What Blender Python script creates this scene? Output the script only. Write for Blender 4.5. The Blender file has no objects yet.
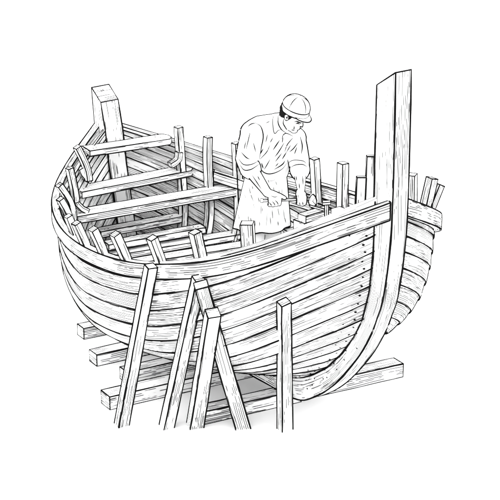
import bpy, math, random
import numpy as np
rng = random.Random(7)
COL = bpy.context.scene.collection

# ------------------------------------------------------------------ view of the drawing
PITCH, DIST, ZC = 0.348165, 17.98603, 1.178101
FPX = 112 * DIST                       # focal length in pixels of a 500 px wide picture
FW = np.array([0, math.cos(PITCH), -math.sin(PITCH)])
UP = np.array([0, math.sin(PITCH), math.cos(PITCH)])
RT = np.array([1.0, 0, 0])
EYE = np.array([0, 0, ZC]) - DIST * FW
AL = 0.6263165
D2 = np.array([math.sin(AL), -math.cos(AL), 0])      # forward along the keel
D1 = np.array([math.cos(AL), math.sin(AL), 0])       # to starboard
ZV = np.array([0, 0, 1.0])
BOW0 = np.array([1.1532646, -1.8475707, 0])
L = 4.3975896

def proj(P):
    q = np.asarray(P, float) - EYE
    w = q @ FW
    return np.stack([250 + FPX * (q @ RT) / w, 250 - FPX * (q @ UP) / w], -1)
def ray(px, py):
    return FW + RT * (px - 250) / FPX + UP * (250 - py) / FPX
def W(lat, s, z):
    return BOW0 - s * D2 + lat * D1 + z * ZV
def at_z(px, py, z):
    v = ray(px, py)
    return EYE + v * (z - EYE[2]) / v[2]
def at_s(px, py, s):
    v = ray(px, py); A = BOW0 - s * D2
    return EYE + v * (((A - EYE) @ D2) / (v @ D2))
def at_y(px, py, y):
    v = ray(px, py)
    return EYE + v * ((y - EYE[1]) / v[1])
def ls(P):                                            # world -> lat, s, z
    q = np.asarray(P) - BOW0
    return q @ D1, -(q @ D2), q[2]

# ------------------------------------------------------------------ hull form
BP = np.array([.06, .885, 1.265, 1.385, 1.3309, 1.2412, .9252, .07])
BS = np.array([.06, .8164, 1.1931, 1.3838, 1.4471, 1.30, 1.035, .07])
ZR = np.array([1.8838, 1.5969, 1.4718, 1.4457, 1.4764, 1.6251, 1.8596, 2.2783])
ZRS = ZR + np.array([0, 0, 0, 0, -.03, -.10, -.09, 0])
EY = [0.771, 1.18, 1.004, 0.806, 0.374, 1.127, 0.417, 0.347, 0.335]
BOWP = np.array([(.15, 2.5), (.15, 2.2), (.16, 1.81), (.2, 1.46), (.28, 1.19), (.38, 1.01), (.54, .8), (.73, .61), (.94, .46), (1.15, .35), (1.5, .27)])[::-1]
STEP = np.array([(3.85, .27), (3.98, .5), (4.08, .9), (4.2, 1.5), (4.25, 1.9), (4.27, 2.1)])
def spl(v, u):
    v = np.asarray(v, float); u = np.asarray(u, float)
    n = len(v); h = 1 / (n - 1); A = np.eye(n); B = np.zeros(n)
    for i in range(1, n - 1):
        A[i, i-1] = 1; A[i, i] = 4; A[i, i+1] = 1; B[i] = 6 * (v[i-1] - 2*v[i] + v[i+1]) / h / h
    M = np.linalg.solve(A, B)
    k = np.clip((u / h).astype(int), 0, n - 2); t = u - k * h; a = h - t
    return M[k]*a**3/6/h + M[k+1]*t**3/6/h + (v[k]/h - M[k]*h/6)*a + (v[k+1]/h - M[k+1]*h/6)*t
def q3(v, u):
    return v[0]*(2*(u-.5)*(u-1)) + v[1]*(4*u*(1-u)) + v[2]*(2*u*(u-.5))
def surf(U, V, side, inset=.024):
    if side > 0: inset = .0
    ZR = globals()['ZR'] if side < 0 else ZRS
    U = np.asarray(U, float); V = np.asarray(V, float)
    e1 = q3(EY[0:3], U); e2 = q3(EY[3:6], U); zk = q3(EY[6:9], U)
    t = V * np.pi / 2; c = np.cos(t).clip(1e-6)**e1; h = np.sin(t).clip(1e-9)**e2
    ZZ = spl(ZR, U) - (spl(ZR, U) - zk) * h
    Zb = ZR[-1] - (ZR[-1] - EY[8]) * np.sin(t).clip(1e-9)**EY[5]
    Zs = ZR[0] - (ZR[0] - EY[6]) * np.sin(t).clip(1e-9)**EY[3]
    sb = np.interp(Zb, BOWP[:, 1], BOWP[:, 0]); ss = np.interp(Zs, STEP[:, 1], STEP[:, 0])
    S = ss + (sb - ss) * U
    b = BP if side < 0 else BS
    B = .07 + (np.maximum(spl(b, U) - inset, .07) - .07) * c
    X = BOW0 - S[..., None] * D2 + side * B[..., None] * D1
    X[..., 2] = ZZ
    return X
def rail(u, side, lat=0, dz=0):
    ZR = globals()['ZR'] if side < 0 else ZRS
    u = np.asarray(u, float); b = spl(BP if side < 0 else BS, u)
    X = BOW0 - ((1 - u) * L)[..., None] * D2 + side * (b + lat)[..., None] * D1
    X[..., 2] = spl(ZR, u) + dz
    return X
NU, NS, SUB = 72, 15, 4
UU = np.concatenate([[0, .008, .018, .03], np.linspace(.045, .955, NU - 8), [.97, .982, .992, 1]])
def girth_grid(side):
    """grid[k][i]: point at girth fraction k/(NS*SUB) of station i; plus outward normals"""
    Vd = np.linspace(0, 1, 160)
    G = np.zeros((NS*SUB + 1, len(UU), 3)); VV = np.zeros((NS*SUB+1, len(UU)))
    for i, u in enumerate(UU):
        P = surf(np.full(160, u), Vd, side)
        g = np.r_[0, np.cumsum(np.linalg.norm(np.diff(P, axis=0), axis=1))]
        f = g[-1]*np.linspace(0, 1, NS*SUB + 1)**(1 + .75*max(0, 1 - u/.42)**1.5 + .24*max(0, (u - .6)/.4)**1.3)
        for c in range(3): G[:, i, c] = np.interp(f, g, P[:, c])
        VV[:, i] = np.interp(f, g, Vd)
    du = np.gradient(G, axis=1); dk = np.gradient(G, axis=0)
    n = np.cross(du, dk); n /= np.linalg.norm(n, axis=2)[..., None] + 1e-9
    ref = np.zeros_like(n); ref[:] = side * D1 - .6 * ZV
    s = np.sign((n * ref).sum(2)); s[s == 0] = 1
    n *= s[..., None]
    return G, n
GRID = {-1: girth_grid(-1), 1: girth_grid(1)}
def hull_uk(px, py, side=-1):
    G, n = GRID[side]; p = proj(G)
    D = np.hypot(p[..., 0] - px, p[..., 1] - py) + np.where(((G - EYE) * n).sum(2) > 0, 1e4, 0)
    k, i = np.unravel_index(D.argmin(), D.shape)
    return G[k, i], n[k, i]

# ------------------------------------------------------------------ materials
def mat_new(name):
    m = bpy.data.materials.new(name); m.use_nodes = True
    nt = m.node_tree; nt.nodes.clear()
    o = nt.nodes.new('ShaderNodeOutputMaterial'); b = nt.nodes.new('ShaderNodeBsdfDiffuse')
    b.inputs['Roughness'].default_value = .6
    nt.links.new(b.outputs[0], o.inputs[0])
    return m, nt, b
class NB:
    def __init__(s, nt): s.nt = nt
    def m(s, op, a, b=None, c=None):
        n = s.nt.nodes.new('ShaderNodeMath'); n.operation = op
        for i, x in enumerate((a, b, c)):
            if x is None: continue
            if isinstance(x, (int, float)): n.inputs[i].default_value = x
            else: s.nt.links.new(x, n.inputs[i])
        return n.outputs[0]
    def xyz(s, a, b, c=0):
        n = s.nt.nodes.new('ShaderNodeCombineXYZ')
        for i, x in enumerate((a, b, c)):
            if isinstance(x, (int, float)): n.inputs[i].default_value = x
            else: s.nt.links.new(x, n.inputs[i])
        return n.outputs[0]
    def noise(s, vec, scale=1, detail=1):
        n = s.nt.nodes.new('ShaderNodeTexNoise'); n.inputs['Scale'].default_value = scale
        n.inputs['Detail'].default_value = detail; s.nt.links.new(vec, n.inputs['Vector'])
        return n.outputs['Fac']
    def white(s, v):
        n = s.nt.nodes.new('ShaderNodeTexWhiteNoise'); n.noise_dimensions = '1D'
        s.nt.links.new(v, n.inputs['W']); return n.outputs['Value']
    def ramp(s, x, a, b):                # smooth 0..1 between a and b
        n = s.nt.nodes.new('ShaderNodeMapRange'); n.interpolation_type = 'SMOOTHSTEP'
        n.inputs[1].default_value = a; n.inputs[2].default_value = b; s.nt.links.new(x, n.inputs[0])
        return n.outputs[0]
def strokes(nb, u, v, seed, period, width, thr, freq, spread=.22):
    wob = nb.noise(nb.xyz(nb.m('MULTIPLY', u, 1.6), nb.m('MULTIPLY', v, 6), seed), 1, 1)
    v2 = nb.m('ADD', v, nb.m('MULTIPLY', nb.m('SUBTRACT', wob, .5), period * 1.6))
    q = nb.m('DIVIDE', v2, period); row = nb.m('FLOOR', q)
    rr = nb.white(nb.m('ADD', row, seed))
    fr = nb.m('SUBTRACT', nb.m('SUBTRACT', q, row), nb.m('ADD', .3, nb.m('MULTIPLY', rr, .4)))
    dist = nb.m('MULTIPLY', nb.m('ABSOLUTE', fr), period)
    pres = nb.noise(nb.xyz(nb.m('MULTIPLY', u, freq), nb.m('MULTIPLY', rr, 91.7), seed), 1, 2)
    big = nb.noise(nb.xyz(nb.m('MULTIPLY', u, 1.7), nb.m('MULTIPLY', v, 5), nb.m('ADD', seed, 7.7)), 1, 1)
    lim = nb.m('ADD', thr, nb.m('MULTIPLY', nb.m('SUBTRACT', .5, big), spread * 4))
    p = nb.ramp(nb.m('SUBTRACT', pres, lim), 0, .09)
    w = nb.m('MULTIPLY', p, width)
    return nb.m('MULTIPLY', nb.ramp(nb.m('SUBTRACT', w, dist), -.0006, .0012), p)
PAPER = (.86, .86, .86, 1)
def wood_mat(name, period=.017, width=.0037, thr=.455, freq=7.0, ink=.05, knots=True, paper=.9):
    m, nt, b = mat_new(name); nb = NB(nt)
    uvn = nt.nodes.new('ShaderNodeUVMap'); uvn.uv_map = 'grain'
    sp = nt.nodes.new('ShaderNodeSeparateXYZ'); nt.links.new(uvn.outputs[0], sp.inputs[0])
    u, v = sp.outputs[0], sp.outputs[1]
    oi = nt.nodes.new('ShaderNodeObjectInfo'); seed = nb.m('MULTIPLY', oi.outputs['Random'], 57.0)
    a = strokes(nb, u, v, seed, period, width, thr, freq)
    a2 = strokes(nb, u, nb.m('ADD', v, .7), nb.m('ADD', seed, 31.3), period * 1.9, width * 1.25, thr + .05, freq * .45)
    f = nb.m('MAXIMUM', a, nb.m('MULTIPLY', a2, .9))
    if knots:
        vo = nt.nodes.new('ShaderNodeTexVoronoi'); vo.inputs['Scale'].default_value = 1.0
        nt.links.new(nb.xyz(nb.m('MULTIPLY', u, 6), nb.m('MULTIPLY', v, 9), seed), vo.inputs['Vector'])
        sc = nt.nodes.new('ShaderNodeSeparateColor'); nt.links.new(vo.outputs['Color'], sc.inputs[0])
        k = nb.m('MULTIPLY', nb.ramp(vo.outputs['Distance'], .065, .035), nb.m('GREATER_THAN', sc.outputs[0], .62))
        f = nb.m('MAXIMUM', f, nb.m('MULTIPLY', k, .9))
    mx = nt.nodes.new('ShaderNodeMix'); mx.data_type = 'RGBA'
    mx.inputs['A'].default_value = (paper, paper, paper, 1); mx.inputs['B'].default_value = (ink, ink, ink, 1)
    nt.links.new(f, mx.inputs['Factor']); nt.links.new(mx.outputs['Result'], b.inputs['Color'])
    return m
def plain_mat(name, c):
    m, nt, b = mat_new(name); nb = NB(nt)
    tc = nt.nodes.new('ShaderNodeTexCoord')
    n = nb.noise(tc.outputs['Object'], 9, 2)
    mx = nt.nodes.new('ShaderNodeMix'); mx.data_type = 'RGBA'
    mx.inputs['A'].default_value = (c*.97, c*.97, c*.97, 1); mx.inputs['B'].default_value = (min(c*1.03, .9),)*3 + (1,)
    nt.links.new(n, mx.inputs['Factor']); nt.links.new(mx.outputs['Result'], b.inputs['Color'])
    return m
MW = wood_mat('drawn_wood')
MHULL = wood_mat('drawn_planking', thr=.43)
MIN = wood_mat('drawn_planking_inside', thr=.45, period=.016)
MINK = plain_mat('black_ink', .006)
MPAPER = plain_mat('white_paper', .9)
MSKIN = plain_mat('white_skin', .9)
MCLOTH = plain_mat('white_cloth', .9)
MHAIR = plain_mat('dark_hair', .01)

# ------------------------------------------------------------------ mesh builder
class MB:
    def __init__(s): s.v = []; s.f = []; s.uv = []; s.mi = []; s.sm = []
    def add(s, P, faces, uvs=None, mi=0, smooth=False):
        o = len(s.v); s.v += [tuple(map(float, p)) for p in P]
        for k, f in enumerate(faces):
            s.f.append([o + i for i in f]); s.mi.append(mi); s.sm.append(smooth)
            s.uv.append(uvs[k] if uvs else [(0, 0)] * len(f))
    def grid(s, G, u, v, mi=0, flip=False, smooth=True):
        """G[j][i]; u per i (metres along), v per j"""
        G = np.asarray(G); nj, ni = G.shape[:2]; F = []; UV = []
        uu = u if np.ndim(u) == 2 else np.tile(u, (nj, 1)); vv = np.tile(np.asarray(v)[:, None], (1, ni)) if np.ndim(v) == 1 else v
        for j in range(nj - 1):
            for i in range(ni - 1):
                q = [(j, i), (j, i+1), (j+1, i+1), (j+1, i)]
                if flip: q = q[::-1]
                F.append([a * ni + b for a, b in q]); UV.append([(uu[a][b], vv[a][b]) for a, b in q])
        s.add(G.reshape(-1, 3), F, UV, mi, smooth)
    def ink(s, P, r=.0062, closed=False, var=.25, taper=False, mi=1):
        P = [np.asarray(p, float) for p in P]
        Q = [P[0]]
        for p in P[1:]:
            if np.linalg.norm(p - Q[-1]) > 1e-4: Q.append(p)
        # subdivide long straight runs so that the pen line can swell and wander a little
        R = [Q[0]]
        for p in Q[1:]:
            d = np.linalg.norm(p - R[-1]); k = max(1, min(12, int(d / .12))); a = R[-1]
            R += [a + (p - a) * t / k for t in range(1, k + 1)]
        P = R; n = len(P); r = r * .97
        if n < 2: return
        V = []; ph = rng.random() * 9; acc = 0
        for i, p in enumerate(P):
            t = P[min(i+1, n-1)] - P[max(i-1, 0)]; t = t / (np.linalg.norm(t) + 1e-9)
            a = np.cross(t, ZV if abs(t[2]) < .9 else RT); a /= np.linalg.norm(a) + 1e-9; b = np.cross(t, a)
            if i: acc += np.linalg.norm(p - P[i-1])
            rr = r * (1 + var * math.sin(acc * 9 + ph) * math.sin(acc * 3.7 + ph * 2))
            if taper: rr *= .25 + .75 * math.sin(math.pi * i / (n - 1))
            elif i in (0, n-1): rr *= .85
            for k in range(5):
                w = 2 * math.pi * k / 5
                V.append(p + (a * math.cos(w) + b * math.sin(w)) * rr)
        F = []
        for i in range(n - 1):
            for k in range(5): F.append([i*5+k, i*5+(k+1) % 5, (i+1)*5+(k+1) % 5, (i+1)*5+k])
        F.append([4, 3, 2, 1, 0]); F.append([(n-1)*5+k for k in range(5)])
        s.add(V, F, None, mi)
    def dot(s, c, n, r, mi=1):
        n = n / np.linalg.norm(n); a = np.cross(n, ZV if abs(n[2]) < .9 else RT); a /= np.linalg.norm(a); b = np.cross(n, a)
        V = [c + n*.006] + [c + (a*math.cos(t) + b*math.sin(t)*.8) * r + n*.002 for t in np.linspace(0, 2*math.pi, 8)[:-1]]
        s.add(V, [[0, 1+k, 1+(k+1) % 7] for k in range(7)], None, mi)
    def build(s, name, mats, parent=None, label=None):
        me = bpy.data.meshes.new(name); me.from_pydata(s.v, [], s.f)
        for m in mats: me.materials.append(m)
        ul = me.uv_layers.new(name='grain')
        flat = [c for f in s.uv for p in f for c in p]
        ul.data.foreach_set('uv', flat)
        me.polygons.foreach_set('material_index', s.mi); me.polygons.foreach_set('use_smooth', s.sm)
        me.update()
        o = bpy.data.objects.new(name, me); COL.objects.link(o)
        if parent is not None:
            o.parent = parent
            o.matrix_parent_inverse = parent.matrix_basis.inverted()
        if label: o['label'] = label
        return o
def sweep(mb, path, A, B, wa, wb, caps=(1, 1), lines=(1, 1, 1, 1), r=.0062, uvo=None, capink=(1, 1), rough=0, skew=0):
    """box beam along path; A, B = cross axes (vector or list), wa, wb = full sizes (scalar or list)"""
    n = len(path); path = [np.asarray(p, float) for p in path]
    A = [np.asarray(A)] * n if np.ndim(A) == 1 else A; B = [np.asarray(B)] * n if np.ndim(B) == 1 else B
    wa = [wa] * n if np.ndim(wa) == 0 else wa; wb = [wb] * n if np.ndim(wb) == 0 else wb
    if uvo is None: uvo = (rng.random() * 50, rng.random() * 50)
    C = []
    for i, p in enumerate(path):
        C.append([p + A[i]*a*wa[i]/2 + B[i]*b*wb[i]/2 + A[i]*rng.uniform(-rough, rough) + B[i]*rng.uniform(-rough, rough)
                  for a, b in ((-1, -1), (1, -1), (1, 1), (-1, 1))])
    Ln = np.r_[0, np.cumsum([np.linalg.norm(path[i+1] - path[i]) for i in range(n-1)])]
    off = 0
    for k in range(4):
        w = wa[0] if k % 2 == 0 else wb[0]
        G = [[C[i][k] for i in range(n)], [C[i][(k+1) % 4] for i in range(n)]]
        mb.grid(G, Ln + uvo[0], [uvo[1] + off, uvo[1] + off + w], flip=True, smooth=False); off += w + .37
    for e, i in ((0, 0), (1, n - 1)):
        if caps[e]:
            q = [0, 1, 2, 3] if e == 0 else [3, 2, 1, 0]
            mb.add([C[i][k] for k in q], [[0, 1, 2, 3]], [[(uvo[0]+9, uvo[1]+9), (uvo[0]+9+wa[i], uvo[1]+9), (uvo[0]+9+wa[i], uvo[1]+9+wb[i]), (uvo[0]+9, uvo[1]+9+wb[i])]])
            if capink[e]: mb.ink([C[i][k] for k in (0, 1, 2, 3, 0)], r)
    for k in range(4):
        if lines[k]: mb.ink([C[i][k] for i in range(n)], r)
    return C
def unit(v): v = np.asarray(v, float); return v / np.linalg.norm(v)
def empty(name, loc, label, cat, group=None):
    o = bpy.data.objects.new(name, None); COL.objects.link(o); o.location = loc; o.empty_display_size = .2
    o['label'] = label; o['category'] = cat
    if group: o['group'] = group
    return o
def tag(o, label, cat, group=None):
    o['label'] = label; o['category'] = cat
    if group: o['group'] = group
def set_origin(o, loc):
    d = np.asarray(loc, float); me = o.data
    co = np.empty(len(me.vertices) * 3); me.vertices.foreach_get('co', co)
    co = (co.reshape(-1, 3) - d).ravel(); me.vertices.foreach_set('co', co); me.update(); o.location = d
def contour(V, F, N, minlen=.03, eye=EYE):
    """where a rounded surface turns away from the front of the drawing: chained polylines lying on it"""
    V = np.asarray(V); N = np.asarray(N)
    g = ((V - eye) * N).sum(1); g[g == 0] = 1e-9
    adj = {}; pts = {}
    def key(a, b):
        k = (min(a, b), max(a, b))
        if k not in pts:
            t = g[k[0]] / (g[k[0]] - g[k[1]]); pts[k] = V[k[0]] + (V[k[1]] - V[k[0]]) * t
        return k
    for f in F:
        tris = [f] if len(f) == 3 else [(f[0], f[1], f[2]), (f[0], f[2], f[3])]
        for t in tris:
            e = [(t[i], t[(i+1) % 3]) for i in range(3) if (g[t[i]] > 0) != (g[t[(i+1) % 3]] > 0)]
            if len(e) == 2:
                a, b = key(*e[0]), key(*e[1])
                adj.setdefault(a, []).append(b); adj.setdefault(b, []).append(a)
    seen = set(); out = []
    for st in sorted(adj, key=lambda k: len(adj[k])):
        if st in seen: continue
        ch = [st]; seen.add(st); cur = st
        while True:
            nx = [x for x in adj[cur] if x not in seen]
            if not nx: break
            cur = nx[0]; ch.append(cur); seen.add(cur)
        P = [pts[k] for k in ch]
        if len(ch) > 2 and st in adj[ch[-1]]: P.append(P[0])
        if len(P) > 1 and sum(np.linalg.norm(P[i+1]-P[i]) for i in range(len(P)-1)) > minlen: out.append(P)
    return out

# ================================================================== THE BOAT
boat = empty('wooden_boat', W(0, 2.2, .13), 'unfinished clinker planked wooden boat with tall stem, open ribs and thwarts, propped on timbers', 'boat')
# ---- hull planking
mb = MB()
for side in (-1, 1):
    G, Nn = GRID[side]
    Lu = np.r_[0, np.cumsum(np.linalg.norm(np.diff(G[NS*SUB//3], axis=0), axis=1))]
    for k in range(NS):
        rows = range(k*SUB, (k+1)*SUB + 1); t = np.linspace(0, 1, SUB + 1)
        end = np.minimum(1, np.minimum(UU, 1 - UU) / .03)             # laps fade into the rabbets
        O = [G[r] + Nn[r] * (.004 + (.020 if side < 0 else .012) * tt * end)[:, None] for r, tt in zip(rows, t)]
        vv = np.linspace(0, .17, SUB + 1) + k * 3.1 + side * 60
        uo = Lu + rng.random() * 20
        mb.grid(O, uo, vv, flip=(side < 0))
        low = [O[-1], G[(k+1)*SUB] - Nn[(k+1)*SUB]*.004]
        mb.grid(low, uo, [vv[-1], vv[-1] + .02], flip=(side < 0), smooth=False)
        if k < NS - 1: mb.ink(list(O[-1]), .0068, var=.35)
        Vs = np.array(O).reshape(-1, 3); Nv = np.array([Nn[r] for r in rows]).reshape(-1, 3); ni = len(UU)
        for P in contour(Vs, [(j*ni+i, j*ni+i+1, (j+1)*ni+i+1, (j+1)*ni+i) for j in range(SUB) for i in range(ni-1)], Nv, .03): mb.ink(P, .0085, var=.2)
    # inner skin
    I = [G[r] - Nn[r] * .022 for r in range(NS*SUB + 1)]
    for k in range(NS):
        rows = I[k*SUB:(k+1)*SUB + 1]
        mb.grid(rows, Lu + rng.random()*20, np.linspace(0, .17, SUB+1) + k*2.3 + 140 + side*40, flip=(side > 0), mi=2)
        if 0 < k: mb.ink(list(rows[0] - Nn[k*SUB]*.002), .0055, var=.35)
    # nails along the stem, two to a strake
    if side < 0:
        for k in range(1, NS):
            for q in (1, 3):
                j = k*SUB + q; l = abs((G[j] - BOW0) @ D1); i = len(UU) - 1
                want = .140 + rng.uniform(-.012, .012)
                while i > 45 and l[i-1] < want: i -= 1
                f = np.clip((want - l[i])/(l[i-1] - l[i] + 1e-9), 0, 1); c = G[j, i]*(1-f) + G[j, i-1]*f
                mb.dot(c + Nn[j, i]*.022, Nn[j, i], rng.uniform(.0095, .014))
                if rng.random() < .4: mb.dot(G[j, i-2] + Nn[j, i-2]*.022, Nn[j, i-2], rng.uniform(.006, .009))
for side in (-1, 1):
    G, Nn = GRID[side]; lat = abs((G - BOW0) @ D1)
    for hwid, e, off, k0 in ((.092, 1, .016, 2),):
        P = []
        for k in range(k0, NS*SUB - 2):
            idx = range(len(UU)-1, 30, -1) if e else range(0, 30)
            X = G[k] + Nn[k]*off; l = abs((X - BOW0) @ D1)
            for i in idx:
                j = i - 1 if e else i + 1
                if l[i] <= hwid < l[j]:
                    f = (hwid - l[i])/(l[j] - l[i]); P.append(X[i] + (X[j] - X[i])*f); break
        if len(P) > 3: mb.ink(P, .0075)
mb.build('hull_planking', [MHULL, MINK, MIN], boat)
# ---- gunwales
for side in (-1, 1):
    mb = MB(); us = np.concatenate([np.linspace(.0, .06, 6), np.linspace(.08, .94, 44), np.linspace(.95, 1.005, 6)])
    if side < 0: us = us[us >= .0]
    top = rail(np.clip(us, 0, 1), side)
    tan = np.gradient(top, axis=0); tan[:, 2] = 0; tan /= np.linalg.norm(tan, axis=1)[:, None]
    out = np.stack([tan[:, 1], -tan[:, 0], 0*tan[:, 0]], 1); out *= np.sign((out @ D1) * side)[:, None]
    hgt = np.interp(us, [0, .5, 1], [.12, .125, .145])
    wid = .068
    if side < 0: top = top + out * (.058*np.clip((us - .90)/.10, 0, 1)**1.5)[:, None]
    ctr = [top[i] - out[i]*(wid/2 - .004) - ZV*hgt[i]/2 for i in range(len(us))]
    sweep(mb, ctr, list(out), [ZV]*len(us), [wid]*len(us), list(hgt), r=.0075)
    fo_ = [[ctr[i] + out[i]*wid/2 + ZV*hgt[i]/2*q for i in range(len(us))] for q in (1, 0, -1)]; nu_ = len(us)
    for P in contour(np.array(fo_).reshape(-1, 3), [(j*nu_+i, j*nu_+i+1, (j+1)*nu_+i+1, (j+1)*nu_+i) for j in range(2) for i in range(nu_-1)], np.array([out]*3).reshape(-1, 3), .05): mb.ink(P, .0085)
    mb.build('gunwale', [MW, MINK], boat)
# ---- stem post (profile in the keel plane)
mb = MB()
front = [(-.045, 3.325), (-.05, 2.87), (-.05, 2.3), (-.03, 1.87), (.04, 1.43), (.11, 1.24), (.18, 1.08), (.30, .88), (.45, .69), (.62, .50), (.79, .35), (.95, .24), (1.09, .165), (1.25, .137), (1.5, .134)]
back = [(.175, 3.18), (.178, 2.8), (.18, 2.25), (.185, 1.85), (.22, 1.46), (.26, 1.30), (.31, 1.17), (.41, 1.0), (.56, .79), (.74, .61), (.92, .48), (1.04, .41), (1.15, .36), (1.3, .32), (1.5, .30)]
def resamp(P, n=46):
    P = np.array(P); t = np.linspace(0, len(P)-1, n); k = np.clip(t.astype(int), 0, len(P)-2); f = t - k
    a = np.vstack([2*P[0]-P[1], P, 2*P[-1]-P[-2]])
    p0, p1, p2, p3 = a[k], a[k+1], a[k+2], a[k+3]; f = f[:, None]
    return .5*((2*p1) + (-p0+p2)*f + (2*p0-5*p1+4*p2-p3)*f**2 + (-p0+3*p1-3*p2+p3)*f**3)
fr, bk = resamp(front), resamp(back)
hw = .078
Ls = np.r_[0, np.cumsum(np.linalg.norm(np.diff(fr, axis=0), axis=1))]
def row(P, lat): return [W(lat, s, z) for s, z in P]
for sgn in (-1, 1):
    mb.grid([row(fr, sgn*hw), row((fr+bk)/2, sgn*hw), row(bk, sgn*hw)], Ls + 3, [0, .12, .24] if sgn < 0 else [1, 1.12, 1.24], flip=(sgn > 0), smooth=False)
    mb.ink(row(fr, sgn*hw), .0085); mb.ink(row(bk[:46], sgn*(hw+.002)), .0085)
mb.grid([row(fr, -hw), row(fr, hw)], Ls + 11, [2, 2.15], flip=True, smooth=False)
mb.grid([row(bk, -hw), row(bk, hw)], Ls + 17, [4, 4.15], smooth=False)
c4 = [W(-hw, *fr[0]), W(hw, *fr[0]), W(hw, *bk[0]), W(-hw, *bk[0])]
mb.add(c4, [[0, 1, 2, 3]], [[(0, 7), (.15, 7), (.15, 7.2), (0, 7.2)]]); mb.ink(c4 + [c4[0]], .0075)
for z_, s_ in ((.62, .62), (.74, .52), (.5, .75), (.56, .78), (.43, .92), (.47, .80), (.9, .36), (.36, .95), (.4, 1.05), (.66, .66), (.83, .50), (.3, 1.02)):
    mb.dot(W(-hw, s_, z_), -D1, .009)
mb.build('stem_post', [MW, MINK], boat)
# ---- keel
mb = MB()
path = [W(0, s, (.134 + zt)/2) for s, zt in ((1.45, .33), (2.2, .36), (3.2, .38), (3.95, .42))]
hts = [zt - .134 for zt in (.33, .36, .38, .42)]
sweep(mb, path, [D1]*4, [ZV]*4, .15, hts, caps=(0, 1), r=.007)
mb.build('keel', [MW, MINK], boat)
# ---- stern post
mb = MB()
sp = [((3.83, .2), (4.08, .2)), ((3.88, .5), (4.12, .5)), ((4.00, .95), (4.21, .95)), ((4.125, 1.5), (4.33, 1.5)), ((4.18, 1.85), (4.37, 1.85)), ((4.25, 2.11), (4.41, 2.22))]
fi = [p[0] for p in sp]; fo = [p[1] for p in sp]; hw2 = .097
lz = np.r_[0, np.cumsum([math.dist(fi[i], fi[i+1]) for i in range(5)])]
mb.grid([row(fi, -hw2), row(fi, hw2)], lz, [0, .2], smooth=False); mb.grid([row(fo, hw2), row(fo, -hw2)], lz, [1, 1.2], smooth=False)
mb.grid([row(fo, -hw2), row(fi, -hw2)], lz, [2, 2.14], smooth=False); mb.grid([row(fi, hw2), row(fo, hw2)], lz, [3, 3.14], smooth=False)
c4 = [W(-hw2, *fi[-1]), W(hw2, *fi[-1]), W(hw2, *fo[-1]), W(-hw2, *fo[-1])]
mb.add(c4, [[0, 1, 2, 3]], [[(0, 7), (.15, 7), (.15, 7.2), (0, 7.2)]]); mb.ink(c4 + [c4[0]], .0075)
for P in (row(fi, -hw2), row(fi, hw2), row(fo, -hw2), row(fo, hw2)): mb.ink(P, .0075)
mb.dot(W(-.02, 4.36, 2.185), ZV, .012); mb.dot(W(.0, 4.33, 2.16), ZV, .008); mb.dot(W(.0, 4.36, 2.187), ZV, .010)
mb.build('stern_post', [MW, MINK], boat)

# ---- ribs
def u_for(px, side, lo=0, hi=1, py=None):
    u = np.linspace(lo, hi, 800); p = proj(rail(u, side)); 
    d = abs(p[:, 0] - px) if py is None else np.hypot(p[:, 0] - px, p[:, 1] - py)
    return u[d.argmin()]
def station_pts(u, side, off):
    i = int(np.argmin(abs(UU - u))); G, Nn = GRID[side]
    return [G[k, i] - Nn[k, i]*off for k in range(0, NS*SUB + 1)]
def u_in(side, px, lo):
    c = [abs(proj(GRID[side][0][8, i] - GRID[side][1][8, i]*.10)[0] - px) if UU[i] >= lo else 1e9 for i in range(len(UU))]
    return UU[int(np.argmin(c))]
def rib(side, u, top, w=.095, d=.08, vlow=NS*SUB-2, name='rib', ymax=None):
    st = station_pts(u, side, .070 + d/2)
    i = int(np.argmin(abs(UU - u))); i = min(max(i, 2), len(UU)-3); G_ = GRID[side][0]
    s = float(ls(st[0])[1])
    T = at_s(top[0], top[1], s)
    base = st[5]; low = st[5:vlow:3]
    if ymax: low = [p for p in low if proj(p)[1] < ymax]
    path = [T, T*.5 + base*.5 + 0*ZV] + low
    # smooth the joint a little
    P = np.array(path)
    for _ in range(4): P[1:-1] = P[1:-1]*.6 + (P[:-2] + P[2:])*.2
    path = list(P); tan = np.gradient(P, axis=0); tan /= np.linalg.norm(tan, axis=1)[:, None]
    hx = G_[6, i+1] - G_[6, i-1]; hx[2] = 0; ax = unit(hx) if u > .85 else -D2; A = []; B = []
    for t in tan:
        b = unit(np.cross(t, ax)); A.append(unit(np.cross(b, t))); B.append(b)
    mb = MB(); n = len(path)
    sweep(mb, path, A, B, [w]*2 + [w]*(n-2), [d]*n, r=.006)
    return mb.build(name, [MW, MINK], boat)
for px, py, tx, ty, w, d in ((71,162,77,147,.085,.08), (60,182,69.5,168,.085,.08), (54,193,59,185,.085,.08), (54,206,60,199,.085,.08),
        (66,231,68,216,.085,.085), (80,245,76,223,.10,.09), (98,256,93,229,.105,.09), (122,262.5,115,234,.11,.10), (158,264,152,238,.11,.10),
        (201,261,195,232,.12,.11), (254,248,247,223,.15,.14)):
    rib(-1, u_for(px, -1, .02, .98, py), (tx, ty), w*.66, d*.68, ymax={146: None, 147: 184, 168: 208}.get(ty))
for px, py, tx, ty, w, d in ((178,140,178.5,127,.095,.085), (207,150,208,137,.095,.085), (236,159,236,143,.095,.085), (311,180,314.5,158.5,.10,.09), (340,187,343,163,.115,.10)):
    c_ = [abs(proj(GRID[1][0][5, i] - GRID[1][1][5, i]*.11)[0] - tx) for i in range(len(UU)//2 + 14)]
    rib(1, UU[int(np.argmin(c_))], (tx, ty), w*.70, d*.72)
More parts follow.
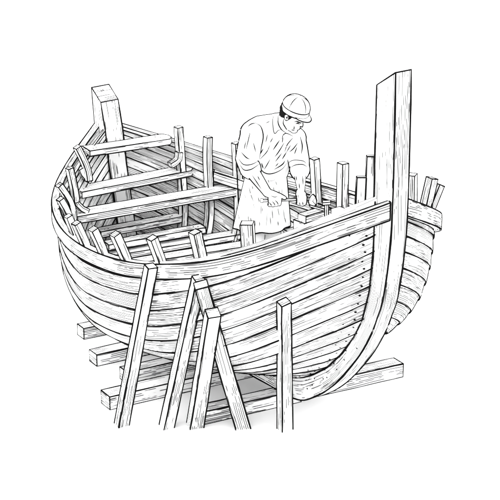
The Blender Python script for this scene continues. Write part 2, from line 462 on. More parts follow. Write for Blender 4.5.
for px, py, tx, ty, w, d in ((409,199,414,174.5,.095,.09), (429,205,434,178,.10,.09), (436,208,441.5,184.5,.09,.08)):
    c_ = [abs(proj(GRID[1][0][4, i] - GRID[1][1][4, i]*.11)[0] - tx + 2.5) for i in range(len(UU))]
    i0 = int(np.searchsorted(UU, .80)); rib(1, UU[i0 + int(np.argmin(c_[i0:]))], (tx - 2, ty), w*.8, d*.75, vlow=26)
rib(-1, u_in(-1, 371, .80), (373, 156), .10, .04, vlow=20, name='bow_timber')
rib(-1, u_in(-1, 359, .75), (361.5, 177), .075, .04, vlow=20, name='bow_timber')

# ---- thwarts and boards: placed by height, ends on the hull
def half_at(s, z, side):
    G, _ = GRID[side]; q = (G - BOW0); S = -(q @ D2); Lt = abs(q @ D1); Z = q[..., 2]
    D = ((S - s)*.6)**2 + (Z - z)**2
    k = np.unravel_index(D.argmin(), D.shape); return Lt[k]
def best_z(pl, pr):
    best = None
    for z in np.linspace(.35, 1.9, 156):
        a, b = ls(at_z(*pl, z)), ls(at_z(*pr, z))
        e = abs(-a[0] - half_at(a[1], z, -1)) + abs(b[0] - half_at(b[1], z, 1))
        if best is None or e < best[0]: best = (e, z, a, b)
    return best
def plank(pl, pr, z, width, th, name, taperR=0, lab=None, r=.006, knee=None):
    a, b = at_z(*pl, z), at_z(*pr, z); t = unit(b - a); c = np.cross(ZV, t)
    mb = MB(); path = [a + (b - a)*k/6 - ZV*th/2 for k in range(7)]
    if taperR: path.append(b + t*taperR - ZV*th/2)
    wd = [width]*7 + ([width*.35] if taperR else [])
    sweep(mb, path, c, ZV, wd, th, r=r, rough=.0015)
    for e, sg in ((a, 1), (b, -1)):
        for q in (.06, .10):
            mb.dot(e + t*sg*q + c*rng.uniform(-.04, .04)*width/.2, ZV, .009)
    return mb.build(name, [MW, MINK], boat), a, b, t, c
def fit_plank(pl, pr, width, th, name, dz=0, **k):
    z = best_z(pl, pr)[1] + dz
    return plank(pl, pr, z, width, th, name, **k)
t1 = fit_plank((86, 148.5), (166, 136.5), .18, .055, 'thwart', taperR=.04)
t2 = fit_plank((77, 189.6), (186, 168), .19, .06, 'thwart', taperR=.06)
t3 = fit_plank((73, 213.5), (243, 184), .20, .07, 'thwart')
t4 = plank((98, 230), (178, 215), 1.02, .12, .06, 'floor_board', taperR=.05)
t5 = plank((106, 243), (203, 225.5), .96, .12, .06, 'floor_board')
t6 = plank((100, 255), (244, 231), .86, .15, .05, 'floor_board')
t7 = plank((125, 262), (262, 241), .80, .16, .05, 'floor_board')
t8 = plank((150, 277), (300, 251), .62, .34, .05, 'floor_board')
t9 = plank((180, 287), (340, 260), .60, .34, .05, 'floor_board')
# ---- stringers (risers) along both sides
for side, u0, u1 in ((1, .13, .93), (-1, .40, .93)):
    us = np.linspace(u0, u1, 40); ctr = []; outs = []
    for u in us:
        st = station_pts(u, side, .11); dz = .20
        zt = spl(ZR if side < 0 else ZRS, np.array([u]))[0] - dz
        k = int(np.argmin([abs(p[2] - zt) for p in st])); ctr.append(st[k])
    C_ = np.array(ctr); ker = np.ones(5)/5
    C_ = np.stack([np.convolve(np.pad(C_[:, c], 2, mode='edge'), ker, 'valid') for c in range(3)], 1)
    mb = MB(); tan = np.gradient(C_, axis=0); tan[:, 2] = 0; tan /= np.linalg.norm(tan, axis=1)[:, None]
    out = np.stack([tan[:, 1], -tan[:, 0], 0*tan[:, 0]], 1)
    sweep(mb, list(C_), list(out), [ZV]*40, .05, .10, r=.0055)
    mb.build('stringer', [MW, MINK], boat)
# ---- knees on the thwarts
def knee(P, w=.05, d=.045, ax=None, parent=boat):
    P = np.array(P); tan = np.gradient(P, axis=0); tan /= np.linalg.norm(tan, axis=1)[:, None]
    A = []; B = []
    for t in tan:
        b = unit(np.cross(t, D2)); A.append(unit(np.cross(b, t))); B.append(b)
    mb = MB(); sweep(mb, list(P), A, B, w, d, r=.005); mb.build('knee', [MW, MINK], parent)
def knee_px(pts, s0, th):
    knee([at_s(x, y, s0) for x, y in pts], .06, .05, parent=th)
knee_px([(80, 168), (82, 173), (86, 178), (90, 180.5)], ls(t2[1])[1] - .03, t2[0])
knee_px([(74, 196), (76, 203), (81, 208), (87, 211)], ls(t3[1])[1] - .03, t3[0])
knee_px([(179, 152), (178, 159), (175, 162), (170, 165)], ls(t2[2])[1] - .06, t2[0])

# ================================================================== TIMBERS UNDER THE BOAT
def timber(pa, pb, wd, h, label, group='timbers laid under the hull', z=0, capink=(1, 1), name='timber'):
    """pa, pb: where the near lower edge starts and ends on the ground"""
    a, b = at_z(*pa, z), at_z(*pb, z); t = unit(b - a); c = unit(np.cross(ZV, t))
    mb = MB(); m = [a + c*wd/2 + ZV*(h/2) + (b - a)*k/8 for k in range(9)]
    sweep(mb, m, c, ZV, wd, h, r=.0065, capink=capink, rough=.002)
    o = mb.build(name, [MW, MINK]); set_origin(o, a); tag(o, label, 'timber', group); return o
timber((84, 339.5), (250, 305), .14, .11, 'short squared timber under the stern, the farthest from the stem')
timber((97, 366.5), (290, 323), .15, .115, 'squared timber under the hull, its end second from the farthest')
timber((127, 384), (310, 344), .14, .115, 'squared timber whose end hides behind the leftmost slanted prop')
timber((110, 410), (330, 359), .17, .125, 'thick squared timber with its end low and nearest to the leftmost prop')
timber((203, 425), (301, 402), .15, .12, 'squared timber laid before the foot of the curved stem, behind three props')
timber((318, 396.5), (403, 377), .16, .13, 'squared timber sticking out to the right of the curved stem foot')

# ================================================================== PROPS
def prop(foot, top3, w, d, label, ang=0.0, wt=None, z=0):
    f = at_z(*foot, 0); T = np.asarray(top3); t = unit(T - f)
    a = np.array([math.cos(ang), math.sin(ang), 0]); a = unit(a - t*(a @ t)); b = np.cross(t, a)
    mb = MB(); n = 9; path = [f + (T - f)*k/(n-1) for k in range(n)]
    ws = np.linspace(w, wt or w*.85, n); ds = np.linspace(d, (wt or w*.85)*d/w, n)
    sweep(mb, path, a, b, list(ws), list(ds), r=.0075, capink=(0, 1), rough=.002)
    o = mb.build('prop', [MW, MINK]); set_origin(o, f); tag(o, label, 'prop', 'slanted props leaning on the port side'); return o
def lean(px, py, gap):
    P, n = hull_uk(px, py); h = np.array([n[0], n[1], 0]); return P + unit(h)*gap
ur = u_for(159, -1, .2, .9); rp = rail(np.array([ur]), -1)[0]
prop((121.5, 425), rp - D1*.08 + ZV*.0, .10, .085, 'long slanted prop at left, its top standing against the boat rail', ang=.55)
prop((166.5, 427), lean(203.5, 275, .09), .10, .09, 'slanted prop crossing behind the shorter prop and meeting its neighbour at the top', ang=.5)
T4p = lean(213, 278, .20)
prop((242.5, 427), T4p + 0, .125, .10, 'prop that leans back to the left from a foot nearest the middle', ang=.2)
P3, n3 = hull_uk(213, 312)
prop((195, 426), at_y(213, 313, (T4p[1]) - .22), .12, .10, 'shortest prop, in front of the crossing pair, top below them', ang=.35, wt=.105)
prop((285, 429), lean(280.5, 300, .09), .105, .085, 'upright prop on its own before the bow planking', ang=.6)

# ================================================================== THE BOATBUILDER
from mathutils import Vector
from mathutils.bvhtree import BVHTree
Y0 = float(W(.10, 2.0, 0)[1])
def Q(px, py, dy=0): return at_y(px, py, Y0 + dy)
SH = unit([.93, .36, 0])                       # line of the shoulders
def loft(parts, pts, ax=None, n=16, cap=True):
    """pts: (point, ra, rb) or (point, r); ax = direction of ra"""
    C = np.array([p[0] for p in pts]); ra = [p[1] for p in pts]; rb = [p[2] if len(p) > 2 else p[1] for p in pts]
    tan = np.gradient(C, axis=0) if len(C) > 2 else np.array([C[1]-C[0]]*2)
    V = []; F = []; rings = []
    t0, t1 = unit(tan[0]), unit(tan[-1])
    seq = list(zip(C, tan, ra, rb))
    if cap:
        m0, m1 = min(ra[0], rb[0]), min(ra[-1], rb[-1])
        seq = [(C[0]-t0*m0*.9, tan[0], ra[0]*.35, rb[0]*.35), (C[0]-t0*m0*.55, tan[0], ra[0]*.8, rb[0]*.8)] + seq + \
              [(C[-1]+t1*m1*.55, tan[-1], ra[-1]*.8, rb[-1]*.8), (C[-1]+t1*m1*.9, tan[-1], ra[-1]*.35, rb[-1]*.35)]
    for c, t, a_, b_ in seq:
        t = unit(t); h = np.asarray(ax if ax is not None else (RT if abs(t[0]) < .8 else ZV), float)
        a = unit(h - t*(h @ t)); b = np.cross(t, a)
        V += [c + a*a_*math.cos(w) + b*b_*math.sin(w) for w in np.linspace(0, 2*math.pi, n, endpoint=False)]
    m = len(seq)
    for i in range(m - 1):
        for k in range(n): F.append([i*n+k, i*n+(k+1) % n, (i+1)*n+(k+1) % n, (i+1)*n+k])
    F.append(list(range(n))[::-1]); F.append([(m-1)*n+k for k in range(n)])
    parts.append((V, F))
def ellipsoid(parts, c, A, B, C_, r, nu=20, nv=12):
    V = [c + C_*r[2]]; F = []
    for j in range(1, nv):
        th = math.pi*j/nv
        for i in range(nu):
            ph = 2*math.pi*i/nu
            V.append(c + A*r[0]*math.sin(th)*math.cos(ph) + B*r[1]*math.sin(th)*math.sin(ph) + C_*r[2]*math.cos(th))
    V.append(c - C_*r[2]); e = len(V) - 1
    for i in range(nu):
        F.append([0, 1+i, 1+(i+1) % nu]); F.append([e, 1+(nv-2)*nu+(i+1) % nu, 1+(nv-2)*nu+i])
        for j in range(nv-2): F.append([1+j*nu+i, 1+(j+1)*nu+i, 1+(j+1)*nu+(i+1) % nu, 1+j*nu+(i+1) % nu])
    parts.append((V, F))
def fuse(parts, voxel, smooth=4, fac=.5):
    V = []; F = []
    for v, f in parts:
        o = len(V); V += [tuple(p) for p in v]; F += [[o+i for i in q] for q in f]
    me = bpy.data.meshes.new('tmp'); me.from_pydata(V, [], F); me.update()
    import bmesh
    bm = bmesh.new(); bm.from_mesh(me); bmesh.ops.recalc_face_normals(bm, faces=bm.faces); bm.to_mesh(me); bm.free()
    ob = bpy.data.objects.new('tmp', me); COL.objects.link(ob)
    r = ob.modifiers.new('r', 'REMESH'); r.mode = 'VOXEL'; r.voxel_size = voxel
    s = ob.modifiers.new('s', 'SMOOTH'); s.factor = fac; s.iterations = smooth
    dg = bpy.context.evaluated_depsgraph_get(); ev = ob.evaluated_get(dg).to_mesh()
    V = np.array([v.co[:] for v in ev.vertices]); F = [list(p.vertices) for p in ev.polygons]
    N = np.array([v.normal[:] for v in ev.vertices])
    bpy.data.objects.remove(ob); bpy.data.meshes.remove(me)
    bv = BVHTree.FromPolygons([Vector(v) for v in V], F)
    return V, F, N, bv
def on(bv, pts, lift=.003):                     # lay a pen line on a surface
    out = []
    D = []
    for a, b in zip(pts[:-1], pts[1:]):
        k = max(1, int(math.dist(a, b) / 1.6))
        D += [(a[0]+(b[0]-a[0])*t/k, a[1]+(b[1]-a[1])*t/k) for t in range(k)]
    D.append(pts[-1])
    for x, y in D:
        d = Vector(ray(x, y)).normalized(); h = bv.ray_cast(Vector(EYE), d)
        if h[0] is not None: out.append(np.array(h[0]) + np.array(h[1])*lift)
    return out
def curve(pts, n=5):                            # round off a hand drawn polyline
    P = np.array(pts, float)
    if len(P) < 3: return [tuple(p) for p in P]
    a = np.vstack([2*P[0]-P[1], P, 2*P[-1]-P[-2]]); out = []
    for k in range(len(P)-1):
        for f in np.linspace(0, 1, n, endpoint=False):
            p0, p1, p2, p3 = a[k:k+4]
            out.append(.5*((2*p1)+(-p0+p2)*f+(2*p0-5*p1+4*p2-p3)*f**2+(-p0+3*p1-3*p2+p3)*f**3))
    return [tuple(p) for p in out] + [tuple(P[-1])]
def body_obj(name, fused, mat, parent, lines=(), r=.0055, cr=.0075, minlen=.05, mb=None):
    V, F, N, bv = fused; mb = mb or MB()
    mb.add(V, F, None, 0, True)
    for P in contour(V, F, N, minlen):
        mb.ink(P[::2] + [P[-1]] if len(P) > 4 else P, cr, var=.3)
    for l in lines:
        rr = r
        if isinstance(l, tuple) and isinstance(l[0], float): rr, l = l
        P = on(bv, curve(l))
        if len(P) > 1: mb.ink(P, rr, taper=True)
    return mb.build(name, [mat, MINK], parent)
def Z6(*p): return [(210 + x/4.167, 80 + y/4.167) for x, y in p]
def Z2(*p): return [(210 + x/2.63, 70 + y/2.63) for x, y in p]
def Z8(*p): return [(255 + x/7.143, 85 + y/7.143) for x, y in p]
def Z7(*p): return [(240 + x/6.25, 160 + y/6.25) for x, y in p]

person = empty('person', (float(Q(262, 200)[0]), Y0, .62), 'person in a peaked cap, rolled sleeves and apron bending over work inside the boat', 'person')
# --- joints
shL, shR = Q(253, 133, -.12), Q(295, 138, .05)
elL, elR = Q(246.5, 163, -.22), Q(299.5, 164, -.08)
wrL, wrR = Q(267.5, 193, -.50), Q(301, 190, -.36)
neck = Q(281.5, 126, -.09); hc = Q(292.3, 115.0, -.17)
fdir = unit([.78, -.45, -.44]); hup = np.array([.27, -.22, .95]); hup = unit(hup - fdir*(hup @ fdir)); hsd = np.cross(fdir, hup); fdir, hup, hsd = fdir*.9, hup*.9, hsd*.9   # hsd: towards his right
B_ = []
# head
ellipsoid(B_, hc + hup*.035 - fdir*.012, hsd, fdir, hup, (.098, .125, .118))
ellipsoid(B_, hc - hup*.055 + fdir*.035, hsd, fdir, hup, (.078, .085, .098))
ellipsoid(B_, hc - hup*.125 + fdir*.078, hsd, fdir, hup, (.040, .034, .028))                                   # chin
loft(B_, [(hc + fdir*.110 + hup*.010, .007), (hc + fdir*.124 - hup*.020, .010), (hc + fdir*.133 - hup*.042, .0125), (hc + fdir*.110 - hup*.052, .011)])   # nose
ellipsoid(B_, hc - hup*.084 + fdir*.107, hsd, fdir, hup, (.030, .017, .014))                                   # mouth
ellipsoid(B_, hc + hup*.028 + fdir*.103, hsd, fdir, hup, (.065, .020, .016))                                   # brow
for sg in (1, -1):                                                                                              # ears
    ellipsoid(B_, hc + hsd*sg*.100 - fdir*.005 + hup*.005, hsd, unit(fdir - hup*.2), hup, (.014, .022, .034), 12, 8)
loft(B_, [(neck - ZV*.05, .085), (neck, .078), (hc - hup*.07 - fdir*.03, .07)])
# trunk, arms, legs under the clothes
loft(B_, [(Q(262, 196), .15, .11), (Q(264, 176, -.02), .15, .11), (Q(271, 150, -.05), .18, .13), (Q(277, 132, -.07), .18, .10)], SH)
loft(B_, [(shL, .075), (elL, .058)]); loft(B_, [(shR, .075), (elR, .058)])
def forearm(e, w, r0, r1):
    d = w - e; loft(B_, [(e, r0*.92), (e + d*.3, r0), (e + d*.65, r0*.80), (e + d*.92, r1), (w, r1*.98)])
forearm(elL, wrL, .056, .036); forearm(elR, wrR, .053, .033)
foL, foR = W(-.10, 1.95, .66), W(.22, 2.10, .66)
hipL, hipR = Q(255, 198, -.03), Q(270, 198, .03)
for h, k, f in ((hipL, hipL*.5 + foL*.5 - .05*RT*0 + np.array([.03, -.06, 0]), foL), (hipR, hipR*.5 + foR*.5 + np.array([.03, -.06, 0]), foR)):
    loft(B_, [(h, .10), (h*.5+k*.5, .088), (k, .068), (k*.5+f*.5, .06), (f + ZV*.04, .042)])
# hands
rodA, rodB = Q(262.5, 200.5, -.53), Q(311, 198.5, -.46)
rd = unit(rodB - rodA)
rv = unit(ZV - rd*(ZV @ rd)); rf = unit(np.cross(rd, rv)); rf = rf * (-1 if rf[1] > 0 else 1)      # rf towards the front
def rodp(px): return rodA + rd * ((px - 262.5) / (311 - 262.5)) * np.linalg.norm(rodB - rodA)
def hand_on_rod(px0, wr, step, fl, thumb_px, g=1.0):
    cen = rodp(px0)
    pal = cen + rv*.045 + rd*step*1.2
    loft(B_, [(wr, .034*g, .028), (wr*.45 + pal*.55, .044*g, .028), (pal + rf*.012, .049*g, .025), (cen + rd*step*1.5 + rv*.02 + rf*.034, .042*g, .018)], rd)
    for i, (ln, rr) in enumerate(fl):
        c = cen + rd*step*i
        kn = c + rv*.030 + rf*.036
        loft(B_, [(kn, rr*1.08), (c + rf*(.043+.004*math.sin(i*2)) - rv*.008, rr), (c - rv*(.036*ln) + rf*.026, rr*.95), (c - rv*.040*ln - rf*.010, rr*.85)], n=10)
    b = pal - rd*.0 + rf*.004; tp = rodp(thumb_px)
    loft(B_, [(b + rv*.00 + rd*.03, .020), (b*.5 + tp*.5 + rv*.022 + rf*.01, .018), (tp + rv*.018 + rf*.012, .0145)], n=10)
hand_on_rod(269.3, wrL, .0275, ((1.0, .0145), (1.08, .0155), (1.02, .0155), (.9, .0145)), 284.5)
hand_on_rod(297.3, wrR, .0205, ((.95, .0115), (1.2, .0125), (1.3, .0125), (1.1, .0115)), 305, .82)
skin = fuse(B_, .0065, 3)
face = [(.0048, Z8((280, 262), (300, 258), (322, 270), (335, 268))), (.0040, Z8((288, 275), (305, 274), (318, 280))), (.0055, Z8((298, 268), (310, 270))),
        Z8((275, 290), (282, 302), (275, 308), (288, 312)), Z8((258, 318), (272, 320), (285, 318)), Z8((262, 330), (276, 331)),
        Z8((205, 240), (203, 275), (222, 308), (245, 338)), Z8((236, 262), (240, 280)),
        [(285.4, 115.5), (286.6, 114.2), (288, 115), (287.6, 117.5)], [(286, 118), (287, 117), (287, 119.5)],
        Z8((165, 200), (160, 235), (172, 285), (200, 330))]
arm = [Z6((175, 395), (195, 425), (215, 455)), Z6((198, 400), (208, 420)), Z6((360, 400), (362, 420)), Z6((385, 400), (388, 440)), Z6((372, 430), (374, 455))]
hand = [Z7((190, 222), (215, 232), (235, 228)), Z7((180, 262), (192, 276), (198, 284)), Z7((200, 256), (212, 270), (217, 282)), Z7((218, 250), (232, 264), (238, 278)),
        Z7((362, 215), (366, 240)), Z7((352, 262), (358, 280)), Z7((372, 262), (376, 284)), Z7((390, 260), (394, 280))]
body_obj('body', skin, MSKIN, person, face + [(.004, l) for l in arm + hand], r=.0042, cr=.0078, minlen=.03)
# hair
H_ = []
ellipsoid(H_, hc + hup*.03 - fdir*.030, hsd, fdir, hup, (.103, .112, .100))
ellipsoid(H_, hc - hup*.020 - fdir*.070, hsd, fdir, hup, (.080, .058, .055))
for sg in (1, -1): loft(H_, [(hc + hsd*sg*.094 + fdir*.022 + hup*.04, .018), (hc + hsd*sg*.097 + fdir*.018 - hup*.0, .010)])
V, F, N, bv = fuse(H_, .009, 2); mb = MB(); mb.add(V, F, None, 0, True); mb.build('hair', [MHAIR], person)
# cap
mb = MB(); C0_ = hc + hup*.062 + fdir*.006; nc = 28; rows = []
cu = unit(hup + fdir*-.12)
cf = unit(fdir - cu*(fdir @ cu)); cs = np.cross(cf, cu)
for j in range(11):
    th = j/10*math.pi/2; rr = math.cos(th)**.8; rows.append([C0_ + cs*math.cos(w)*.102*rr + cf*math.sin(w)*.123*rr + cu*(.026 + .108*math.sin(th)) for w in np.linspace(0, 2*math.pi, nc+1)])
band = [[C0_ + cs*math.cos(w)*.103 + cf*math.sin(w)*.124 + cu*z for w in np.linspace(0, 2*math.pi, nc+1)] for z in (-.018, .028)]
inner = [[C0_ + cs*math.cos(w)*.093 + cf*math.sin(w)*.112 + cu*z for w in np.linspace(0, 2*math.pi, nc+1)] for z in (-.018, .03)]
mb.grid(band, np.linspace(0, .8, nc+1), [0, .05]); mb.grid(rows, np.linspace(0, .8, nc+1), np.linspace(0, .2, 11)); mb.grid([inner[0], band[0]], np.linspace(0, .8, nc+1), [0, .02]); mb.grid(inner, np.linspace(0, .8, nc+1), [0, .05])
mb.ink(band[0], .006); mb.ink(band[1], .005)
for a in (-.12, .30, .62, 1.0, 1.5):
    w = a*math.pi + .25
    mb.ink([C0_ + (cs*math.cos(w)*.103 + cf*math.sin(w)*.124)*math.cos(t)**.8 + cu*(.026+.109*math.sin(t)) for t in np.linspace(.08, 1.5, 12)], .0048, taper=True)
Vc = []; [Vc.extend(r_) for r_ in [band[0]] + rows]; Nc = [unit(cs*((p-C0_) @ cs)/.102**2 + cf*((p-C0_) @ cf)/.123**2 + cu*max(0, (p-C0_) @ cu - .026)/.108**2) for p in Vc]
Fc = [(j*(nc+1)+i, j*(nc+1)+i+1, (j+1)*(nc+1)+i+1, (j+1)*(nc+1)+i) for j in range(11) for i in range(nc)]
for P in contour(Vc, Fc, Nc, .12): mb.ink(P, .0088)
capo = mb.build('cap', [MCLOTH, MINK], person)
mb = MB(); br = []; nb_ = 17
for q, (k, dz) in enumerate(((1.0, 0), (1.12, -.004), (1.24, -.010), (1.33, -.018))):
    br.append([C0_ + cs*math.cos(w)*.102*(1+(k-1)*.55) + cf*math.sin(w)*.123*k*1.0 + cu*(-.012 + dz - .0*math.sin(w)) for w in np.linspace(.16*math.pi, .84*math.pi, nb_)])
br = [[p*(1) for p in r_] for r_ in br]
for i in range(nb_):                                     # the brim runs out to nothing at its two ends
    t = math.sin(math.pi*i/(nb_-1))**.6
    for q in range(1, 4): br[q][i] = br[0][i] + (br[q][i] - br[0][i])*t
lo_ = [[p - cu*.008 for p in r_] for r_ in br]
mb.grid(br, np.linspace(0, .3, nb_), np.linspace(0, .08, 4)); mb.grid(lo_, np.linspace(0, .3, nb_), np.linspace(0, .08, 4), flip=True); mb.grid([br[-1], lo_[-1]], np.linspace(0, .3, nb_), [0, .01])
mb.ink(br[-1], .0065); mb.ink(br[0], .005); mb.build('brim', [MCLOTH, MINK], capo)
# shirt
S_ = []; FWv = np.array([0, 1.0, 0])
loft(S_, [(Q(265, 181, -.01), .175, .135), (Q(266, 172, -.03), .20, .155), (Q(269, 158, -.05), .205, .16), (Q(273, 142, -.06), .215, .15), (Q(276, 131, -.07), .19, .125), (Q(279, 124, -.08), .125, .10)], SH)
loft(S_, [(Q(281, 124.5, -.08), .088), (Q(270, 126, -.09), .100), (Q(260, 128, -.10), .104), (Q(254, 131, -.115), .100)])
ellipsoid(S_, shL, RT, FWv, ZV, (.107, .107, .107))
loft(S_, [(shL, .100), (shL*.6 + elL*.4 - RT*.004, .100), (elL + ZV*.03, .093), (elL + (wrL - elL)*.12, .084)])
ellipsoid(S_, shR, RT, FWv, ZV, (.095, .095, .095)); loft(S_, [(Q(280, 127, -.04), .085), (Q(288, 131, .0), .085), (Q(293, 134, .02), .085)])
loft(S_, [(shR + ZV*.0, .088), (shR*.55 + elR*.45 + RT*.005, .085), (elR + ZV*.03, .083), (elR + (wrR - elR)*.12, .080)])
for e, w, r0, f in ((elL, wrL, .086, .20), (elR, wrR, .082, .24)):               # rolled cuffs
    d = unit(w - e); loft(S_, [(e + (w-e)*f - d*.035, r0), (e + (w-e)*f, r0*1.06), (e + (w-e)*f + d*.015, r0*1.0)])
loft(S_, [(neck - ZV*.045 - fdir*.0, .125, .11), (neck + unit(hc-neck)*.02, .092, .088)], SH)
shirt = fuse(S_, .011, 4)
sl = [Z6((190, 180), (212, 195), (222, 235), (214, 280), (205, 330)), Z6((158, 195), (172, 184), (192, 179)), Z6((118, 325), (140, 352), (172, 352), (205, 336)),
      Z6((124, 350), (142, 374), (172, 372), (206, 350)), Z6((168, 215), (160, 250), (150, 290)), Z6((150, 255), (142, 290)), Z6((180, 260), (190, 300)), Z6((130, 300), (150, 322), (165, 330)),
      Z6((265, 146), (261, 178), (268, 222), (284, 210), (298, 206)), Z6((284, 150), (284, 180), (298, 206), (318, 222)), Z6((300, 246), (304, 230), (318, 222), (345, 234)), Z6((304, 238), (300, 262)),
      Z6((330, 300), (348, 284), (366, 262)), Z6((324, 345), (350, 334), (388, 338), (400, 350)), Z6((330, 372), (352, 356), (384, 352), (404, 362)), Z6((322, 330), (326, 350), (330, 384)),
      Z6((375, 235), (384, 275), (380, 310)), Z6((362, 280), (352, 310)), Z6((345, 240), (322, 268), (310, 300)), Z6((336, 270), (318, 300)), Z6((290, 250), (262, 292)), Z6((308, 262), (285, 300), (270, 320)),
      Z6((250, 270), (236, 300), (208, 330)), Z6((298, 305), (272, 340)), Z6((318, 300), (300, 330)), Z6((250, 330), (238, 352), (226, 372)), Z6((215, 345), (222, 368)), Z6((312, 335), (300, 352), (268, 372)),
      Z6((240, 225), (232, 260)), Z6((262, 240), (250, 262)), Z6((222, 285), (208, 310)), Z6((285, 345), (272, 360)), Z6((232, 180), (250, 172)), Z6((205, 345), (216, 376), (240, 390), (270, 386), (300, 370), (320, 345))]
body_obj('shirt', shirt, MCLOTH, person, sl, r=.0046, cr=.0098, minlen=.05)
# trousers
T_ = []
loft(T_, [(Q(262, 198), .175, .135), (Q(264, 186), .165, .13), (Q(266, 174, -.02), .165, .13)], SH)
for h, f in ((hipL, foL), (hipR, foR)):
    k = h*.5 + f*.5 + np.array([.03, -.06, 0]); loft(T_, [(h, .115), (h*.5+k*.5, .105), (k, .092), (k*.5+f*.5, .085), (f + ZV*.10, .08)])
body_obj('trousers', fuse(T_, .012, 4), MCLOTH, person, [], cr=.0075, minlen=.1)
for f in (foL, foR):
    b = []; fd = unit([.36, -.93, 0]); loft(b, [(f - fd*.05 + ZV*-.01, .055), (f + fd*.07 - ZV*.015, .052, .045), (f + fd*.17 - ZV*.025, .045, .033)]); loft(b, [(f + ZV*.10, .062), (f, .058)])
    body_obj('boot', fuse(b, .010, 2), MHAIR, person, [], cr=.005)
# apron: a cloth hung from the waist, open at the back
mb = MB(); na, nz = 40, 22; top_c, bot_c = Q(266, 173, -.03), Q(262, 226.5, -.05); rows = []; FD = unit([.36, -.93, 0])
for j in range(nz):
    t = j/(nz-1); c = top_c + (bot_c - top_c)*t; ra = .175 + .068*t**.8; rb = .15 + .035*t; row_ = []
    for i in range(na):
        w = -2.25 + 4.5*i/(na-1)
        fold = 1 + t*(.045*math.sin(w*6.3 + .7) + .03*math.sin(w*11 + 2)) 
        row_.append(c + SH*ra*math.sin(w)*fold + FD*rb*math.cos(w)*fold - ZV*(.006*t*math.sin(w*5)))
    rows.append(row_)
rows = np.array(rows); nn = np.cross(np.gradient(rows, axis=1), np.gradient(rows, axis=0)); nn /= np.linalg.norm(nn, axis=2)[..., None]
if (nn[nz//2, na//2] @ FD) < 0: nn = -nn
mb.grid(rows, np.linspace(0, 1, na), np.linspace(0, .6, nz)); mb.grid(rows - nn*.008, np.linspace(0, 1, na), np.linspace(0, .6, nz), flip=True)
for P in (rows[-1], rows[:, 0], rows[:, -1]): mb.ink(list(P), .0072)
Va = rows.reshape(-1, 3); Fa = [[j*na+i, j*na+i+1, (j+1)*na+i+1, (j+1)*na+i] for j in range(nz-1) for i in range(na-1)]
for P in contour(Va, Fa, nn.reshape(-1, 3), .12): mb.ink(P, .009)
bva = BVHTree.FromPolygons([Vector(v) for v in Va], Fa)
for l in (Z2((66, 300), (70, 350), (80, 410)), Z2((110, 300), (114, 318)), Z2((126, 330), (130, 352)), Z2((142, 320), (146, 334)), Z2((106, 385), (110, 405)), Z2((130, 395), (131, 415)), Z2((172, 330), (176, 345)), Z2((166, 300), (170, 330)), Z2((180, 310), (186, 345)), Z2((196, 385), (200, 405)), Z2((138, 360), (137, 376)), Z2((90, 320), (95, 345)), Z2((74, 262), (84, 290), (74, 305)), Z2((100, 292), (108, 330), (122, 362)), Z2((92, 300), (98, 330)), Z2((128, 292), (138, 322), (152, 345)), Z2((150, 350), (150, 385), (146, 426)),
          Z2((112, 340), (118, 372)), Z2((135, 345), (134, 390)), Z2((85, 350), (92, 390)), Z2((98, 370), (104, 410)), Z2((120, 385), (118, 420)), Z2((162, 355), (166, 400)), Z2((176, 350), (184, 395)),
          Z2((170, 285), (178, 310)), Z2((150, 280), (156, 300)), Z2((188, 300), (190, 335)), Z2((192, 360), (197, 400)), Z2((158, 380), (160, 415)), Z2((160, 278), (190, 270)), Z2((72, 320), (78, 360)), Z2((108, 275), (116, 300)),
          Z2((140, 282), (160, 283), (182, 276)), Z2((142, 290), (160, 292), (184, 284)), Z2((154, 276), (152, 290)), Z2((178, 395), (180, 412)), Z2((88, 270), (96, 290))):
    P = on(bva, curve(l))
    if len(P) > 1: mb.ink(P, .0048, taper=True)
mb.build('apron', [MCLOTH, MINK], person)

# ================================================================== TOOLS AND WORKPIECES
adze = empty('adze', rodA, 'long thin handled tool gripped in both hands, leaf shaped blade at its right end', 'hand tool')
mb = MB(); sweep(mb, [rodA + (rodB - rodA)*k/6 for k in range(7)], rv, rf, .019, .019, r=.0042); 
mb.build('handle', [MPAPER, MINK], adze)
kn_ = []; ellipsoid(kn_, rodA - rd*.005, rd, rv, rf, (.016, .018, .018), 12, 8); body_obj('knob', fuse(kn_, .006, 1), MPAPER, adze, [], cr=.005, minlen=.02)
mb = MB(); bl = [(-.060, .006), (-.035, .026), (0, .036), (.035, .028), (.062, .006)]; cc = rodB + rd*.012 - rv*.02
fr_ = [[cc + rv*z*-1 + rd*sg*x + rf*.012 for sg in (-1, 1)] for z, x in bl]; bk_ = [[cc + rv*z*-1 + rd*sg*x - rf*.012 for sg in (-1, 1)] for z, x in bl]
mb.grid(fr_, [0, .05], [0, .03, .06, .09, .12], flip=True, smooth=False); mb.grid(bk_, [0, .05], [0, .03, .06, .09, .12], smooth=False)
rim = lambda G: [G[i][0] for i in range(5)] + [G[i][1] for i in range(4, -1, -1)] + [G[0][0]]
mb.grid([rim(fr_), rim(bk_)], np.linspace(0, .3, 11), [0, .02], smooth=False); mb.ink(rim(fr_), .0055); mb.ink([fr_[1][1], cc + rf*.013, fr_[3][1]], .004)
mb.build('blade', [MPAPER, MINK], adze)
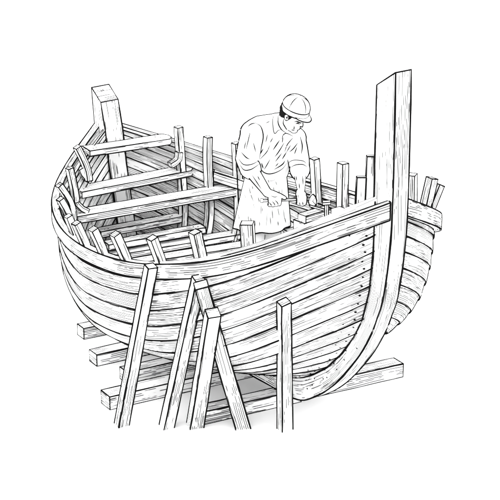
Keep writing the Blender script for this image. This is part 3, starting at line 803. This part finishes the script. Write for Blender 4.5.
# workpieces near the rail, resting on a cross plank
wz = 1.42
def blockpiece(pa, pb, z, wd, h, label, name='timber_block'):
    a, b = at_z(*pa, z), at_z(*pb, z); t = unit(b - a); c = np.cross(ZV, t); mb = MB()
    sweep(mb, [a + (b-a)*k/4 - ZV*h/2 for k in range(5)], c, ZV, wd, h, r=.006)
    o = mb.build(name, [MW, MINK]); set_origin(o, a - ZV*h/2); tag(o, label, 'timber block', 'workpieces on the near side of the boat'); return o
blockpiece((302, 215), (327, 207.5), 1.62, .10, .10, 'squared wooden block being worked, just below the tool blade')
blockpiece((299, 221.5), (345, 208.5), 1.56, .14, .09, 'longer wooden piece lying behind the rail under the worked block')
pk = plank((292, 234), (352, 222), 1.46, .30, .05, 'thwart')
clamp = empty('bar_clamp', at_y(326, 216, Y0 - .45), 'small upright clamp with a thin sloping bar, right of the worked block', 'clamp')
mb = MB(); p0, p1 = at_y(326.5, 219, Y0-.45), at_y(326.5, 204, Y0-.45); sweep(mb, [p0, p0*.5+p1*.5, p1], RT, np.array([0, 1.0, 0]), .034, .034, r=.0055); mb.build('post', [MW, MINK], clamp)
mb = MB(); p0, p1 = at_y(322.6, 203, Y0-.45), at_y(330.4, 202.4, Y0-.45); sweep(mb, [p0, p0*.5+p1*.5, p1], np.array([0, 1.0, 0]), ZV, .05, .022, r=.005); mb.build('cap_piece', [MW, MINK], clamp)
mb = MB(); p0, p1 = at_y(310, 205.5, Y0-.47), at_y(325, 210, Y0-.45); sweep(mb, [p0, p0*.5+p1*.5, p1], np.array([0, 1.0, 0]), ZV, .02, .018, r=.0045); mb.build('bar', [MPAPER, MINK], clamp)


# ================================================================== GROUND, LIGHT, CAMERA
gm = MB(); gm.add([(-60, -40, 0), (60, -40, 0), (60, 140, 0), (-60, 140, 0)], [[0, 1, 2, 3]], [[(0, 0)]*4])
g = gm.build('ground', [MPAPER]); g['kind'] = 'structure'
w = bpy.data.worlds.new('World'); bpy.context.scene.world = w; w.use_nodes = True
bg = w.node_tree.nodes['Background']; bg.inputs[0].default_value = (1, 1, 1, 1); bg.inputs[1].default_value = 2.8
sc = bpy.context.scene
lamp = bpy.data.lights.new('added_fill_sun', 'SUN'); lamp.energy = .55; lamp.angle = math.radians(40)  # added soft sun that helps the surfaces go white; no such lamp is drawn
lo = bpy.data.objects.new('added_fill_sun', lamp); COL.objects.link(lo); lo.rotation_euler = (math.radians(42), math.radians(-18), 0)
cam = bpy.data.cameras.new('camera'); co = bpy.data.objects.new('camera', cam); COL.objects.link(co)
co.location = EYE; co.rotation_euler = (math.pi/2 - PITCH, 0, 0)
cam.sensor_width = 36; cam.lens = 36 * FPX / 500; cam.clip_end = 500; cam.clip_start = .5
sc.camera = co
sc.render.engine = 'CYCLES'
sc.cycles.max_bounces = 6; sc.cycles.diffuse_bounces = 5
sc.view_settings.view_transform = 'Standard'; sc.view_settings.look = 'None'; sc.view_settings.exposure = 0; sc.view_settings.gamma = 1
